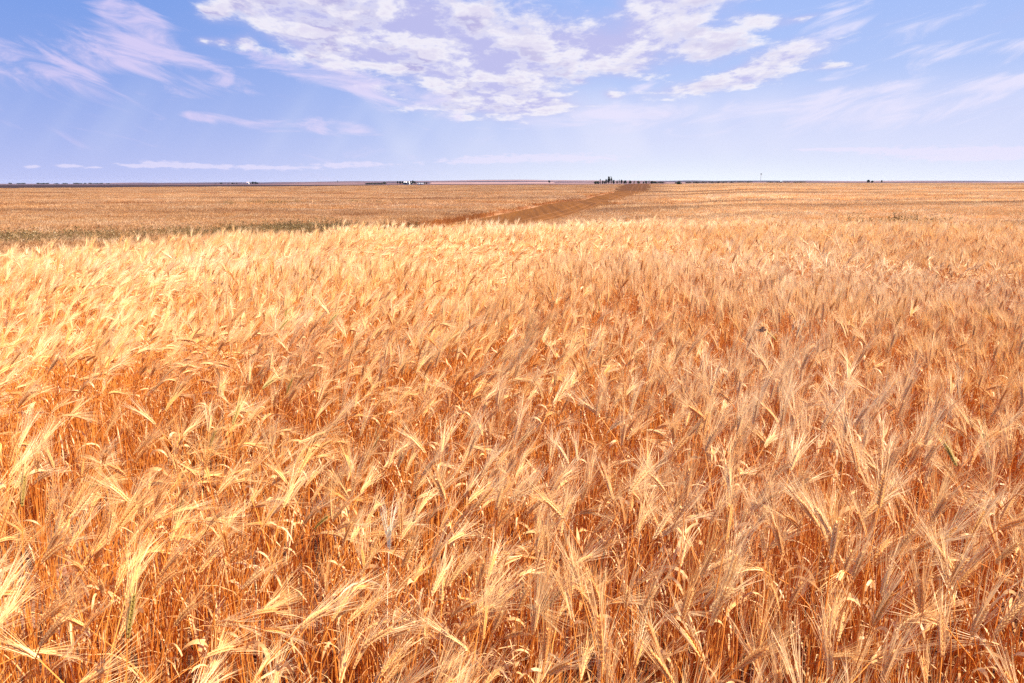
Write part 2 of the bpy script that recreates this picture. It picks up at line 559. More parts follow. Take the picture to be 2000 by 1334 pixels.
# ------------------------------------------------------------------ straw materials
def straw(name, a, b, trans=0.35, warm=0.25, gloss=0.04, fleck=None, patch=True, bleach=0.2):
    m, n = mat_new(name)
    oi = n.new('ShaderNodeObjectInfo')
    geo = n.new('ShaderNodeNewGeometry')
    p = geo.outputs['Position']
    r = oi.outputs['Random']
    c = n.mix(r, a, b)
    if patch:
        # a few dull, weathered plants among the bright ones
        r2 = n.m('FRACT', n.m('MULTIPLY', r, 7.31))
        c = n.mix(n.m('MULTIPLY', n.m('GREATER_THAN', r2, 0.84), 0.30), c, tuple(v * q for v, q in zip(a, (0.62, 0.66, 0.72))))
        # bleached stands
        bl = n.noise(p, 0.42, 4, 0.65)
        pb = n.noise(n.mapping(p, (40, 7, 0), rot=(0, 0, R(-6)), scale=(0.012, 0.11, 0)), 1.0, 5, 0.6)
        pbf = n.m('MULTIPLY', n.sstep(pb, 0.54, 0.64), n.sstep(n.sep(p)[1], 9.0, 16.0))
        pc = n.new('ShaderNodeTexGradient', gradient_type='QUADRATIC_SPHERE')
        n.put(pc.inputs[0], n.mapping(p, (2.5, 4.9, 0.7), (0, 0, R(-20)), (3.6, 1.9, 9), 'TEXTURE'))
        blf = n.m('ADD', n.sstep(bl, 0.54, 0.70), n.m('MULTIPLY', n.m('MULTIPLY', pc.outputs['Fac'], n.sstep(bl, 0.3, 0.5)), 3.0), clamp=True)
        blf = n.m('MAXIMUM', blf, pbf)
        c = n.mix(n.m('MULTIPLY', blf, bleach), c, (0.98, 0.86, 0.62))
        # stands of riper, paler and greener plants
        f = n.noise(p, 0.55, 4, 0.6)
        g = n.noise(n.mapping(p, rot=(0, 0, R(30)), scale=(0.035, 0.085, 0)), 1.0, 5, 0.62)
        c = n.mix(n.m('MULTIPLY', n.sstep(f, 0.62, 0.36), warm), c, tuple(v * q for v, q in zip(a, (0.80, 0.60, 0.45))))
        c = n.mix(n.m('MULTIPLY', n.sstep(g, 0.58, 0.36), 0.55), c, tuple(v * q for v, q in zip(a, (0.66, 0.58, 0.50))))
        rw = n.noise(n.mapping(p, rot=(0, 0, R(8)), scale=(0.025, 0.30, 0)), 1.0, 5, 0.6)
        c = n.mix(n.m('MULTIPLY', n.sstep(rw, 0.46, 0.64), n.m('MULTIPLY', n.sstep(n.sep(p)[1], 14.0, 24.0), 0.50)), c, (0.36, 0.15, 0.05))
        rv = n.noise(n.mapping(p, rot=(0, 0, R(5)), scale=(0.005, 0.055, 0)), 1.0, 6, 0.66)
        c = n.mix(n.m('MULTIPLY', n.sstep(rv, 0.50, 0.60), n.m('MULTIPLY', n.sstep(n.sep(p)[1], 30.0, 60.0), 0.75)), c, (0.25, 0.10, 0.04))
        # crop beyond the dip is browner
        yy = n.sep(p)[1]
        lf = n.sstep(n.m('SUBTRACT', n.sep(p)[0], n.m('MULTIPLY', yy, 0.22)), 6.0, -6.0, 0.10, 1.0)
        c = n.mix(n.m('MULTIPLY', n.m('MULTIPLY', n.sstep(yy, 14.0, 24.0), 0.50), lf), c, (0.36, 0.16, 0.064))
    if fleck:
        f = n.noise(n.new('ShaderNodeTexCoord').outputs['Object'], 90, 3, 0.6)
        c = n.mix(n.m('MULTIPLY', n.sstep(f, 0.48, 0.66), 0.7), c, fleck)
    d = n.new('ShaderNodeBsdfDiffuse')
    n.put(d.inputs[0], c)
    t = n.new('ShaderNodeBsdfTranslucent')
    n.put(t.inputs[0], c)
    mx = n.new('ShaderNodeMixShader')
    mx.inputs[0].default_value = trans
    n.t.links.new(d.outputs[0], mx.inputs[1])
    n.t.links.new(t.outputs[0], mx.inputs[2])
    g_ = n.new('ShaderNodeBsdfGlossy')
    g_.inputs['Roughness'].default_value = 0.5
    g_.inputs[0].default_value = (1, 0.94, 0.82, 1)
    mx2 = n.new('ShaderNodeMixShader')
    mx2.inputs[0].default_value = gloss
    n.t.links.new(mx.outputs[0], mx2.inputs[1])
    n.t.links.new(g_.outputs[0], mx2.inputs[2])
    finish(n, mx2.outputs[0])
    return m


M_STEM = straw('straw_stem', (0.77, 0.245, 0.035), (0.92, 0.44, 0.10), 0.18, 0.45, 0.02)
M_EAR = straw('ripe_ear', (0.96, 0.51, 0.145), (0.97, 0.73, 0.36), 0.25, 0.35, 0.03, bleach=0.5)
M_AWN = straw('ripe_awn', (0.96, 0.545, 0.17), (0.98, 0.80, 0.47), 0.38, 0.35, 0.05, bleach=0.55)
M_LEAF = straw('dry_leaf', (0.82, 0.42, 0.15), (0.95, 0.70, 0.36), 0.35, 0.3, 0.04)
M_GREEN = straw('unripe_ear', (0.36, 0.27, 0.06), (0.46, 0.31, 0.08), 0.25, 0.0, 0.04, patch=False)
M_GAWN = straw('unripe_awn', (0.80, 0.55, 0.20), (0.85, 0.60, 0.24), 0.35, 0.0, 0.05, patch=False)
M_WHITE = straw('bleached_ear', (0.97, 0.90, 0.62), (0.97, 0.92, 0.66), 0.2, 0.0, 0.03, patch=False)
M_WEED = straw('field_weed', (0.13, 0.08, 0.022), (0.30, 0.18, 0.06), 0.3, 0.0, 0.04, patch=False)
M_BROWN = straw('brown_ear', (0.34, 0.17, 0.07), (0.42, 0.22, 0.09), 0.2, 0.0, 0.04, patch=False)


# ------------------------------------------------------------------ wheat plant geometry
def frame(t):
    t = t / np.linalg.norm(t)
    u = np.array([0, 1.0, 0]) if abs(t[1]) < 0.9 else np.array([1.0, 0, 0])
    a = np.cross(t, u); a /= np.linalg.norm(a)
    return t, a, np.cross(t, a)


def tube(pts, rads, sides, V, F):
    base = len(V)
    n = len(pts)
    for i, p in enumerate(pts):
        t = pts[min(i + 1, n - 1)] - pts[max(i - 1, 0)]
        _, a, b = frame(t)
        if rads[i] <= 0:
            V.append(p)
            continue
        for k in range(sides):
            w = 2 * math.pi * k / sides
            V.append(p + rads[i] * (math.cos(w) * a + math.sin(w) * b))
    idx = base
    for i in range(n - 1):
        tip = rads[i + 1] <= 0
        for k in range(sides):
            k2 = (k + 1) % sides
            if tip:
                F.append((idx + k, idx + k2, idx + sides))
            else:
                F.append((idx + k, idx + k2, idx + sides + k2, idx + sides + k))
        idx += sides


def ribbon(pts, wid, rs, V, F):
    t = pts[-1] - pts[0]
    _, a, b = frame(t)
    w = rs.uniform(0, math.pi)
    o = math.cos(w) * a + math.sin(w) * b
    n0 = len(V)
    for p, r in zip(pts[:-1], wid):
        V += [p - o * r, p + o * r]
    V.append(pts[-1])
    k = len(pts) - 1
    for i in range(k - 1):
        F.append((n0 + 2 * i, n0 + 2 * i + 1, n0 + 2 * i + 3, n0 + 2 * i + 2))
    F.append((n0 + 2 * k - 2, n0 + 2 * k - 1, n0 + 2 * k))


def plant(rs, h, bend, detail):
    """returns {part: [(verts, faces), ...]} of one wheat plant bending towards +x"""
    parts = {'stem': [], 'ear': [], 'awns': [], 'leaf': []}
    nseg = (9, 5, 3)[detail]
    L = h
    pts, ang = [np.array([0.0, 0, 0])], []
    p0 = rs.uniform(0.0, 0.09)
    pw = rs.uniform(2.6, 4.2)
    wob = rs.uniform(-0.05, 0.05)
    for i in range(nseg):
        s = (i + 0.5) / nseg
        a = p0 + bend * s ** pw
        ang.append(a)
        d = np.array([math.sin(a), wob * math.sin(s * 5), math.cos(a)])
        pts.append(pts[-1] + d * L / nseg)
    V, F = [], []
    r0 = rs.uniform(0.0014, 0.0019) * (1, 1.15, 1.6)[detail]
    tube(pts, [r0 * (1 - 0.42 * i / nseg) for i in range(nseg + 1)], (4, 3, 3)[detail], V, F)
    parts['stem'].append((V, F))
    # ear axis
    EL = rs.uniform(0.048, 0.070)
    ne = 10
    ep, a = [pts[-1]], p0 + bend
    for i in range(ne):
        a += bend * 0.035 + 0.008
        ep.append(ep[-1] + np.array([math.sin(a), wob * 0.5, math.cos(a)]) * EL / ne)
    roll = rs.uniform(0, math.pi)
    V, F = [], []
    AV, AF = [], []
    if detail == 0:
        for i in range(ne):
            t, A, B = frame(ep[i + 1] - ep[i])
            grow = math.sin(math.pi * (0.14 + 0.80 * (i + .5) / ne)) ** 0.5
            for q in range(2 if i < ne - 1 else 1):
                for dr in (-0.62, 0.62):
                    ph = roll + math.pi * q + dr
                    o = math.cos(ph) * A + math.sin(ph) * B
                    c0 = ep[i] + (t * (0.004 * q)) + o * 0.0010
                    ax = t + o * rs.uniform(0.30, 0.42)
                    ax /= np.linalg.norm(ax)
                    ln = 0.0122 * grow * rs.uniform(0.9, 1.1)
                    _, e1, e2 = frame(ax)
                    b0 = len(V)
                    V.append(c0)
                    for fr, wd in ((0.30, 0.0021), (0.68, 0.0018)):
                        for k in range(4):
                            w = k * math.pi / 2 + 0.4
                            V.append(c0 + ax * ln * fr + wd * grow * (math.cos(w) * e1 + math.sin(w) * e2))
                    V.append(c0 + ax * ln)
                    for k in range(4):
                        k2 = (k + 1) % 4
                        F.append((b0, b0 + 1 + k, b0 + 1 + k2))
                        F.append((b0 + 1 + k, b0 + 5 + k, b0 + 5 + k2, b0 + 1 + k2))
                        F.append((b0 + 5 + k, b0 + 9, b0 + 5 + k2))
                    # awn
                    tip = c0 + ax * ln * 0.92
                    al = rs.uniform(0.070, 0.118) * (1 - 0.25 * i / ne)
                    d0 = t + o * rs.uniform(0.10, 0.34) + rs.normal(0, 0.045, 3)
                    d0 /= np.linalg.norm(d0)
                    d1 = d0 + o * rs.uniform(-0.02, 0.16) + rs.normal(0, 0.03, 3) + np.array([0.05, 0, -0.04])
                    d1 /= np.linalg.norm(d1)
                    mid = tip + d0 * al * 0.5
                    ribbon([tip, mid, mid + d1 * al * 0.5], [0.00042, 0.00030], rs, AV, AF)
    else:
        wd = 0.0058 if detail == 1 else 0.0075
        k_ = 6 if detail == 1 else 3
        rr = [0.002] + [wd * math.sin(math.pi * (0.2 + 0.75 * (i + 1) / k_)) * (0.86 if i % 2 else 1.1) for i in range(k_ - 1)] + [0]
        ax = [ep[int(round(i * ne / k_))] for i in range(k_ + 1)]
        tube(ax, rr, 5 if detail == 1 else 3, V, F)
        na = 17 if detail == 1 else 8
        for q in range(na):
            i = 1 + int(q / na * (ne - 1))
            t, A, B = frame(ep[i + 1] - ep[i])
            ph = roll + q * 2.4
            o = math.cos(ph) * A + math.sin(ph) * B
            tip = ep[i] + o * 0.004
            al = rs.uniform(0.07, 0.115)
            d0 = t + o * rs.uniform(0.10, 0.38) + rs.normal(0, 0.05, 3)
            d0 /= np.linalg.norm(d0)
            ribbon([tip, tip + d0 * al * .6, tip + d0 * al], [0.0010, 0.0008] if detail == 1 else [0.0022, 0.0016], rs, AV, AF)
    parts['ear'].append((V, F))
    parts['awns'].append((AV, AF))
    # dry leaves
    nl = (rs.integers(0, 3), rs.integers(0, 2), rs.integers(0, 2))[detail]
    for q in range(nl):
        V, F = [], []
        hh = rs.uniform(0.25, 0.93) if q else rs.uniform(0.72, 0.92)
        i = min(nseg - 1, int(hh * nseg))
        p = pts[i] + (pts[i + 1] - pts[i]) * (hh * nseg - i)
        ph = rs.uniform(0, 2 * math.pi)
        o = np.array([math.cos(ph), math.sin(ph), 0])
        ll = rs.uniform(0.05, 0.15)
        e0 = rs.uniform(0.9, 1.45)
        curl = rs.uniform(1.6, 4.6)
        wid = rs.uniform(0.0016, 0.0040)
        ns = 8 if detail == 0 else 4
        tw = rs.uniform(-2.5, 2.5)
        for k in range(ns + 1):
            s = k / ns
            e = e0 - curl * s ** 1.3
            d = o * math.cos(e) + np.array([0, 0, math.sin(e)])
            lat = np.cross(d, np.cross(d, o) + np.array([1e-3, 2e-3, 1e-3]))
            lat = np.cross(d, np.array([-o[1], o[0], 0]))
            sidev = np.array([-o[1], o[0], 0])
            w = tw * s
            ld = math.cos(w) * sidev + math.sin(w) * lat
            wk = wid * (0.35 + 1.0 * math.sin(math.pi * min(1, 0.12 + 0.88 * s)) ** 0.7)
            V += [p - ld * wk, p + ld * wk]
            if k < ns:
                F.append((2 * k, 2 * k + 1, 2 * k + 3, 2 * k + 2))
            p = p + d * ll / ns
        parts['leaf'].append((V, F))
    return parts, ep[-1]


def thicken(parts, seed, n):
    """side shoots and hanging sheaths that fill the crop between the heads"""
    rs = np.random.default_rng(seed)
    out = {k: list(v) for k, v in parts.items()}
    V, F = [], []
    for k in range(n):
        a = rs.uniform(0, 2 * math.pi)
        o = np.array([math.cos(a), math.sin(a), 0])
        h = rs.uniform(0.30, 0.66)
        b = o * rs.uniform(0.004, 0.03)
        m_ = b + o * h * rs.uniform(-.03, .10) + np.array([0, 0, h * .55])
        t_ = m_ + o * h * rs.uniform(-.05, .14) + np.array([0, 0, h * .45])
        r = rs.uniform(0.0015, 0.0022)
        tube([b, m_, t_], [r, r * .9, r * .5], 3, V, F)
    out['stem'].append((V, F))
    V, F = [], []
    for k in range(n):
        a = rs.uniform(0, 2 * math.pi)
        o = np.array([math.cos(a), math.sin(a), 0])
        q = np.array([-o[1], o[0], 0])
        z0 = rs.uniform(0.05, 0.34)
        p = o * .01 + np.array([0, 0, z0])
        ll, w = rs.uniform(.12, .26), rs.uniform(.0016, .0034)
        e = rs.uniform(1.1, 1.5)
        c = rs.uniform(0.4, 2.6)
        n0 = len(V)
        for j in range(6):
            ww = w * (1 - 0.8 * (j / 5) ** 2)
            V += [p - q * ww, p + q * ww]
            if j < 5:
                F.append((n0 + 2 * j, n0 + 2 * j + 1, n0 + 2 * j + 3, n0 + 2 * j + 2))
            ee = e - c * (j / 5) ** 1.5
            p = p + (o * math.cos(ee) + np.array([0, 0, math.sin(ee)])) * ll / 5
    out['leaf'].append((V, F))
    return out


MAT_OF = {'stem': 0, 'ear': 1, 'awns': 2, 'leaf': 3}
RIPE = [M_STEM, M_EAR, M_AWN, M_LEAF]


def merge_plants(items, name, mats):
    """items: list of (parts, offset, rotz, scale) into one mesh object (not linked to the scene)"""
    VV, FF, MI = [], [], []
    n0 = 0
    for parts, off, rz, sc in items:
        c, s = math.cos(rz), math.sin(rz)
        for key, lst in parts.items():
            for V, F in lst:
                if not V:
                    continue
                A = np.array(V) * sc
                B = np.stack([A[:, 0] * c - A[:, 1] * s + off[0], A[:, 0] * s + A[:, 1] * c + off[1], A[:, 2] + off[2]], 1)
                VV.append(B)
                FF += [tuple(i + n0 for i in f) for f in F]
                MI += [MAT_OF[key]] * len(F)
                n0 += len(V)
    o = mesh_obj(name, np.concatenate(VV).tolist(), FF, mats, link=False)
    o.data.polygons.foreach_set('material_index', MI)
    return o


# the plants: three bend classes, eight of each
NV = 8
BENDS = ((0.05, 0.35), (0.45, 0.85), (0.95, 1.45))
protos = []                # detail 0
for cls in range(3):
    for k in range(NV):
        rs = np.random.default_rng(100 + cls * 20 + k)
        protos.append(plant(rs, rs.uniform(0.60, 0.74), rs.uniform(*BENDS[cls]), 0))
protos1 = []
for cls in range(3):
    for k in range(NV):
        rs = np.random.default_rng(300 + cls * 20 + k)
        protos1.append(plant(rs, rs.uniform(0.60, 0.74), rs.uniform(*BENDS[cls]), 1))

source = bpy.data.collections.new('wheat_sources')     # instanced by the crop, never placed by itself
src_objs = []


def add_src(o):
    o.name = 'wheat_source_%03d' % len(src_objs)
    source.objects.link(o)
    src_objs.append(o)
    return len(src_objs) - 1


I_NEAR = [add_src(merge_plants([(thicken(p[0], 700 + k, 5), (0, 0, 0), 0, 1)], 'w', RIPE)) for k, p in enumerate(protos)]
I_MID = [add_src(merge_plants([(thicken(p[0], 750 + k, 3), (0, 0, 0), 0, 1)], 'w', RIPE)) for k, p in enumerate(protos1)]
I_GREEN = [add_src(merge_plants([(protos[i][0], (0, 0, 0), 0, 1)], 'w', [M_STEM, M_GREEN, M_GAWN, M_LEAF])) for i in (2, 9)]
I_BROWN = [add_src(merge_plants([(protos1[i][0], (0, 0, 0), 0, 1)], 'w', [M_STEM, M_BROWN, M_AWN, M_LEAF])) for i in (1, 4)]


def patch_src(seed, size, n, sc, mats, bendr=(0.1, 1.1), sink=0.02):
    rs = np.random.default_rng(seed)
    items = []
    for k in range(n):
        p, _ = plant(rs, rs.uniform(0.55, 0.76) / sc, rs.uniform(*bendr), 2)
        items.append((p, (rs.uniform(-size, size) / 2, rs.uniform(-size, size) / 2, -sink), rs.normal(0, 0.8), sc))
    return add_src(merge_plants(items, 'w', mats))


I_P1 = [patch_src(500 + k, 0.9, 80, 1.15, RIPE) for k in range(6)]
I_P2 = [patch_src(520 + k, 3.2, 260, 2.0, RIPE, sink=0.16) for k in range(5)]
I_P3 = [patch_src(540 + k, 7.5, 460, 3.0, RIPE, sink=0.36) for k in range(4)]


# ------------------------------------------------------------------ crop layout
def jitter_grid(x0, x1, y0, y1, cell):
    gx, gy = np.meshgrid(np.arange(x0, x1, cell), np.arange(y0, y1, cell))
    gx = gx + (rng.random(gx.shape) - .5) * cell * 1.1
    gy = gy + (rng.random(gy.shape) - .5) * cell * 1.1
    return gx.ravel(), gy.ravel()


def px_on_plane(px, py, z):
    X, Y = (px - 1000) / 1333, -(py - 667) / 1333
    dy = math.cos(PITCH) + Y * math.sin(PITCH)
    dz = -math.sin(PITCH) + Y * math.cos(PITCH)
    k = (z - EYE) / dz
    return X * k, dy * k


def project(x, y, z):
    dy, dz = y, z - EYE
    f = dy * math.cos(PITCH) - dz * math.sin(PITCH)
    u = dy * math.sin(PITCH) + dz * math.cos(PITCH)
    f_ = np.where(f > 0.05, f, np.nan)
    return 1000 + 1333 * x / f_, 667 - 1333 * u / f_, f


P_, ROT, SCL, IDX = [], [], [], []


def put(x, y, z, rot, s, i):
    P_.append(np.stack([x, y, z], 1)); ROT.append(rot); SCL.append(s); IDX.append(i)


# near plants (0 - 5.2 m) and next ones (5.2 - 17 m)
GAPS = [(*px_on_plane(235, 1120, 0.0), 0.30), (*px_on_plane(60, 1230, 0.0), 0.26), (*px_on_plane(420, 1010, 0.05), 0.22),
        (*px_on_plane(800, 1230, 0.0), 0.17), (*px_on_plane(1060, 1260, 0.0), 0.12), (*px_on_plane(620, 1260, 0.0), 0.16)]


def lean_of(x, y, k):
    """wind: bend class and heading from a slowly varying field"""
    w = vnoise(x, y, 1.3, 11) * 0.6 + vnoise(x, y, 0.5, 12) * 0.25 + vnoise(x, y, 3.7, 13) * 0.35
    s, _ = side(x, y)
    w = w + 0.22 * sm((900 - s) / 700) * sm((6.5 - y) / 3)
    w = w - 0.16 * sm((s - 1000) / 500) + rng.normal(0, 0.2, len(x))
    cls = np.where(w < 0.52, 0, np.where(w < 0.86, 1, 2))
    head = 0.80 + (vnoise(x, y, 2.3, 14) - .5) * 1.3 + rng.normal(0, 0.55, len(x))
    loose = rng.random(len(x)) < 0.14 + 0.30 * sm((s - 900) / 500)
    head = np.where(loose, rng.uniform(-math.pi, math.pi, len(x)), head)
    return cls, head


CELL0 = 0.052
x, y = jitter_grid(-7.5, 7.5, -0.9, 5.4, CELL0)
keep = np.abs(x) < 0.86 * np.maximum(y, 0) + 1.1
keep &= rng.random(len(x)) < (0.40 + 0.66 * vnoise(x, y, 0.45, 15))
for gx, gy, gr in GAPS:
    dd = np.hypot(x - gx, y - gy) / (gr * 1.5)
    keep &= ~((dd < 1) & (rng.random(len(x)) < 0.93 * (1.15 - dd)))
keep &= ~((np.hypot(x, y) < 0.33))
keep &= ~((y < 2.4) & (x < -0.35 * y) & (rng.random(len(x)) < 0.12))
x, y = x[keep], y[keep]
cls, head = lean_of(x, y, 0)
var = rng.integers(0, NV, len(x))
tilt = np.abs(rng.normal(0.03, 0.05, len(x)))
scl = rng.normal(1.0, 0.07, len(x)).clip(0.78, 1.16) * (0.96 + 0.12 * (vnoise(x, y, 0.9, 16) - .5) * 2)
z = height(x, y) - 0.01
near = dict(x=x, y=y, z=z, cls=cls, head=head, var=var, tilt=tilt, scl=scl)
# where does each ear stand in the photograph
tips = np.array([p[1] for p in protos])
pi = cls * NV + var
tx, tz = tips[pi, 0] * scl, tips[pi, 2] * scl
ex, ey, ez = x + np.cos(head) * tx, y + np.sin(head) * tx, z + tz
u, v, f = project(ex, ey, ez)
vis = (u > 5) & (u < 1995) & (v > 0) & (v < 1325) & (f > 0.3)
order = np.argsort(np.where(vis, f, 99))
# drop the few whose head would fill the lens
closest = (np.hypot(ex, ey) < 0.45) & (ez > 0.7)
N_SINGLE = 286
single = order[:N_SINGLE]
is_single = np.zeros(len(x), bool)
is_single[single] = True
bulk = ~is_single
rot = np.stack([tilt * 0, tilt, head], 1)
gi = np.array(I_NEAR)[pi]
r_ = rng.random(len(x))
gi = np.where(r_ < 0.012, np.array(I_GREEN)[var % 2], gi)
put(x[bulk], y[bulk], z[bulk], rot[bulk], scl[bulk], gi[bulk])
print('near plants', len(x))

CELL1 = 0.068
x, y = jitter_grid(-16, 16, 5.3, 18.5, CELL1)
keep = (np.abs(x) < 0.86 * y + 1.0) & (np.abs(strip_dist(x, y)) > 1.0)
x, y = x[keep], y[keep]
cls, head = lean_of(x, y, 0)
var = rng.integers(0, NV, len(x))
gi = np.array(I_MID)[cls * NV + var]
r_ = rng.random(len(x))
brownp = 0.02 + 0.10 * sm((vnoise(x, y, 2.0, 21) - 0.6) / 0.2)
gi = np.where(r_ < brownp, np.array(I_BROWN)[var % 2], gi)
scl = rng.normal(1.0, 0.07, len(x)).clip(0.8, 1.2) * (1 + 0.10 * (vnoise(x, y, 0.9, 16) - .5) * 2)
put(x, y, height(x, y) - 0.01, np.stack([0 * x, 0 * x + 0.04, head], 1), scl, gi)
print('mid plants', len(x))

for (y0, y1, cell, srcs, smax) in ((18.2, 75, 0.72, I_P1, 1), (74, 210, 2.5, I_P2, 1), (208, 640, 6.2, I_P3, 1)):
    x, y = jitter_grid(-0.88 * y1 - 3, 0.88 * y1 + 3, y0, y1, cell)
    s, ye = side(x, y)
    keep = np.abs(x) < 0.84 * y + 2
    keep &= np.abs(strip_dist(x, y)) > 1.0 + cell * 0.42 / np.interp(y, [p[1] for p in STRIP], [p[2] for p in STRIP])
    keep &= ye < field_end(s)
    x, y = x[keep], y[keep]
    head = rng.normal(0.3, 0.5, len(x))
    sc = 1 + (vnoise(x, y, 6, 31) - .5) * 0.3 + rng.normal(0, 0.04, len(x))
    put(x, y, height(x, y), np.stack([0 * x, 0 * x, head], 1), sc, rng.choice(srcs, len(x)))
    print('patches', y0, len(x))


def instanced(name, P, rotv, scl, idx, coll, label, cat):
    me = bpy.data.meshes.new(name)
    me.vertices.add(len(P))
    me.vertices.foreach_set('co', P.astype(np.float32).ravel())
    a = me.attributes.new('turn', 'FLOAT_VECTOR', 'POINT'); a.data.foreach_set('vector', rotv.astype(np.float32).ravel())
    a = me.attributes.new('size', 'FLOAT', 'POINT'); a.data.foreach_set('value', scl.astype(np.float32))
    a = me.attributes.new('pick', 'INT', 'POINT'); a.data.foreach_set('value', idx.astype(np.int32))
    o = bpy.data.objects.new(name, me)
    scene.collection.objects.link(o)
    g = bpy.data.node_groups.new(name, 'GeometryNodeTree')
    g.interface.new_socket('Geometry', in_out='INPUT', socket_type='NodeSocketGeometry')
    g.interface.new_socket('Geometry', in_out='OUTPUT', socket_type='NodeSocketGeometry')
    N, Lk = g.nodes, g.links
    gin, gout = N.new('NodeGroupInput'), N.new('NodeGroupOutput')
    iop = N.new('GeometryNodeInstanceOnPoints')
    ci = N.new('GeometryNodeCollectionInfo')
    ci.inputs['Collection'].default_value = coll
    ci.inputs['Separate Children'].default_value = True
    ci.inputs['Reset Children'].default_value = True
    iop.inputs['Pick Instance'].default_value = True

    def attr(nm, typ):
        q = N.new('GeometryNodeInputNamedAttribute'); q.data_type = typ
        q.inputs['Name'].default_value = nm
        return q.outputs['Attribute']
    e2r = N.new('FunctionNodeEulerToRotation')
    Lk.new(attr('turn', 'FLOAT_VECTOR'), e2r.inputs[0])
    Lk.new(gin.outputs[0], iop.inputs['Points'])
    Lk.new(ci.outputs[0], iop.inputs['Instance'])
    Lk.new(attr('pick', 'INT'), iop.inputs['Instance Index'])
    Lk.new(e2r.outputs[0], iop.inputs['Rotation'])
    Lk.new(attr('size', 'FLOAT'), iop.inputs['Scale'])
    Lk.new(iop.outputs[0], gout.inputs[0])
    md = o.modifiers.new('plants', 'NODES')
    md.node_group = g
    tag(o, label, cat, kind='stuff')
    return o


instanced('wheat_field', np.concatenate(P_), np.concatenate(ROT), np.concatenate(SCL), np.concatenate(IDX), source,
          'ripe golden bearded wheat crop standing across the whole plain', 'wheat field')


# ------------------------------------------------------------------ single wheat stalks in front
def part_meshes(parts, mats):
    """one mesh per part; leaves one mesh each"""
    res = {}
    for key in ('stem', 'ear', 'awns', 'leaf'):
        res[key] = []
        for V, F in parts[key]:
            me = bpy.data.meshes.new(key)
            me.from_pydata([tuple(q) for q in V], [], F)
            me.materials.append(mats[MAT_OF[key]])
            res[key].append(me)
    return res


SET_RIPE = [part_meshes(p[0], RIPE) for p in protos]
SET_GREEN = {i: part_meshes(protos[i][0], [M_STEM, M_GREEN, M_GAWN, M_LEAF]) for i in (1, 10, 12, 18)}
SET_WHITE = part_meshes(protos[3][0], [M_WHITE, M_WHITE, M_WHITE, M_WHITE])


def link_new(name, data, parent=None):
    o = bpy.data.objects.new(name, data)
    scene.collection.objects.link(o)
    if parent:
        o.parent = parent
    return o


def stalk(meshes, loc, rz, tilt_, sc, label, group=None):
    root = link_new('wheat_stalk', None)
    root.empty_display_size = 0.05
    root.location = loc
    root.rotation_euler = (0, tilt_, rz)
    root.scale = (sc, sc, sc)
    tag(root, label, 'wheat stalk', group)
    link_new('stem', meshes['stem'][0], root)
    ear = link_new('ear', meshes['ear'][0], root)
    link_new('awns', meshes['awns'][0], ear)
    for lm in meshes['leaf']:
        link_new('leaf', lm, root)
    return root


nr = near
LBL = ('ripe golden bearded wheat stalk standing upright in the front of the field',
       'ripe golden bearded wheat stalk leaning over in the front of the field',
       'ripe golden bearded wheat stalk bowed low by the wind in the front of the field')
GRP = ('upright ripe wheat stalks in the foreground', 'leaning ripe wheat stalks in the foreground', 'bowed ripe wheat stalks in the foreground')
for i in single:
    c = int(nr['cls'][i])
    stalk(SET_RIPE[c * NV + int(nr['var'][i])], (nr['x'][i], nr['y'][i], nr['z'][i]), nr['head'][i], nr['tilt'][i], nr['scl'][i], LBL[c], GRP[c])

# stalks that stand out: unripe green ears and one bleached one
SPECIAL = [(1, 45, 950, 1.5, 'upright wheat stalk with a green unripe ear at the left edge of the photo'),
           (18, 205, 965, 0.15, 'wheat stalk bowed right with a green unripe ear, above the bare soil on the left'),
           (1, 258, 1195, 1.2, 'low wheat stalk with a green unripe ear over the bare soil patch on the left'),
           (12, 530, 765, 0.8, 'wheat stalk with a green unripe ear left of centre, halfway down the photo'),
           (10, 470, 815, 1.3, 'slim wheat stalk with a green unripe ear, lower left neighbour of another green ear'),
           (10, 1850, 880, 1.9, 'wheat stalk with a green unripe ear near the right edge of the field'),
           (12, 905, 605, 0.5, 'tall wheat stalk with a green unripe ear rising above the paler heads near the centre')]
for (vi, px, py, rz, lab) in SPECIAL:
    tip = protos[vi][1]
    X, Y = px_on_plane(px, py, tip[2] + 0.02)
    bx, by = X - math.cos(rz) * tip[0] * 0.97, Y - math.sin(rz) * tip[0] * 0.97
    stalk(SET_GREEN[vi], (bx, by, float(height(np.array([bx]), np.array([by]))[0])), rz, 0.0, 1.03, lab)
X, Y = px_on_plane(782, 1035, protos[3][1][2])
stalk(SET_WHITE, (X - 0.03, Y - 0.02, 0), 1.4, 0.0, 1.0, 'bleached white wheat stalk standing straight among the orange ones in the lower middle')


# ------------------------------------------------------------------ weeds, soil clods
def weed_src(seed):
    rs = np.random.default_rng(seed)
    V, F = [], []
    for k in range(26):
        a, e = rs.uniform(0, 2 * math.pi), rs.uniform(0.7, 1.5)
        b = np.array([rs.uniform(-.15, .15), rs.uniform(-.15, .15), 0])
        d = np.array([math.cos(a) * math.cos(e), math.sin(a) * math.cos(e), math.sin(e)])
        ln = rs.uniform(0.4, 0.95)
        tube([b, b + d * ln * .6, b + d * ln + np.array([0, 0, -.03])], [0.004, 0.003, 0], 3, V, F)
        for q in range(12):
            s = rs.uniform(0.25, 1)
            p = b + d * ln * s
            t = rs.normal(0, 1, 3); t /= np.linalg.norm(t)
            _, A, B = frame(t)
            l_ = rs.uniform(0.03, 0.07)
            n0 = len(V)
            V += [p, p + t * l_ * .5 + A * l_ * .22, p + t * l_, p + t * l_ * .5 - A * l_ * .22]
            F.append((n0, n0 + 1, n0 + 2, n0 + 3))
    return mesh_obj('weed_source_%03d' % seed, V, F, M_WEED, link=False)


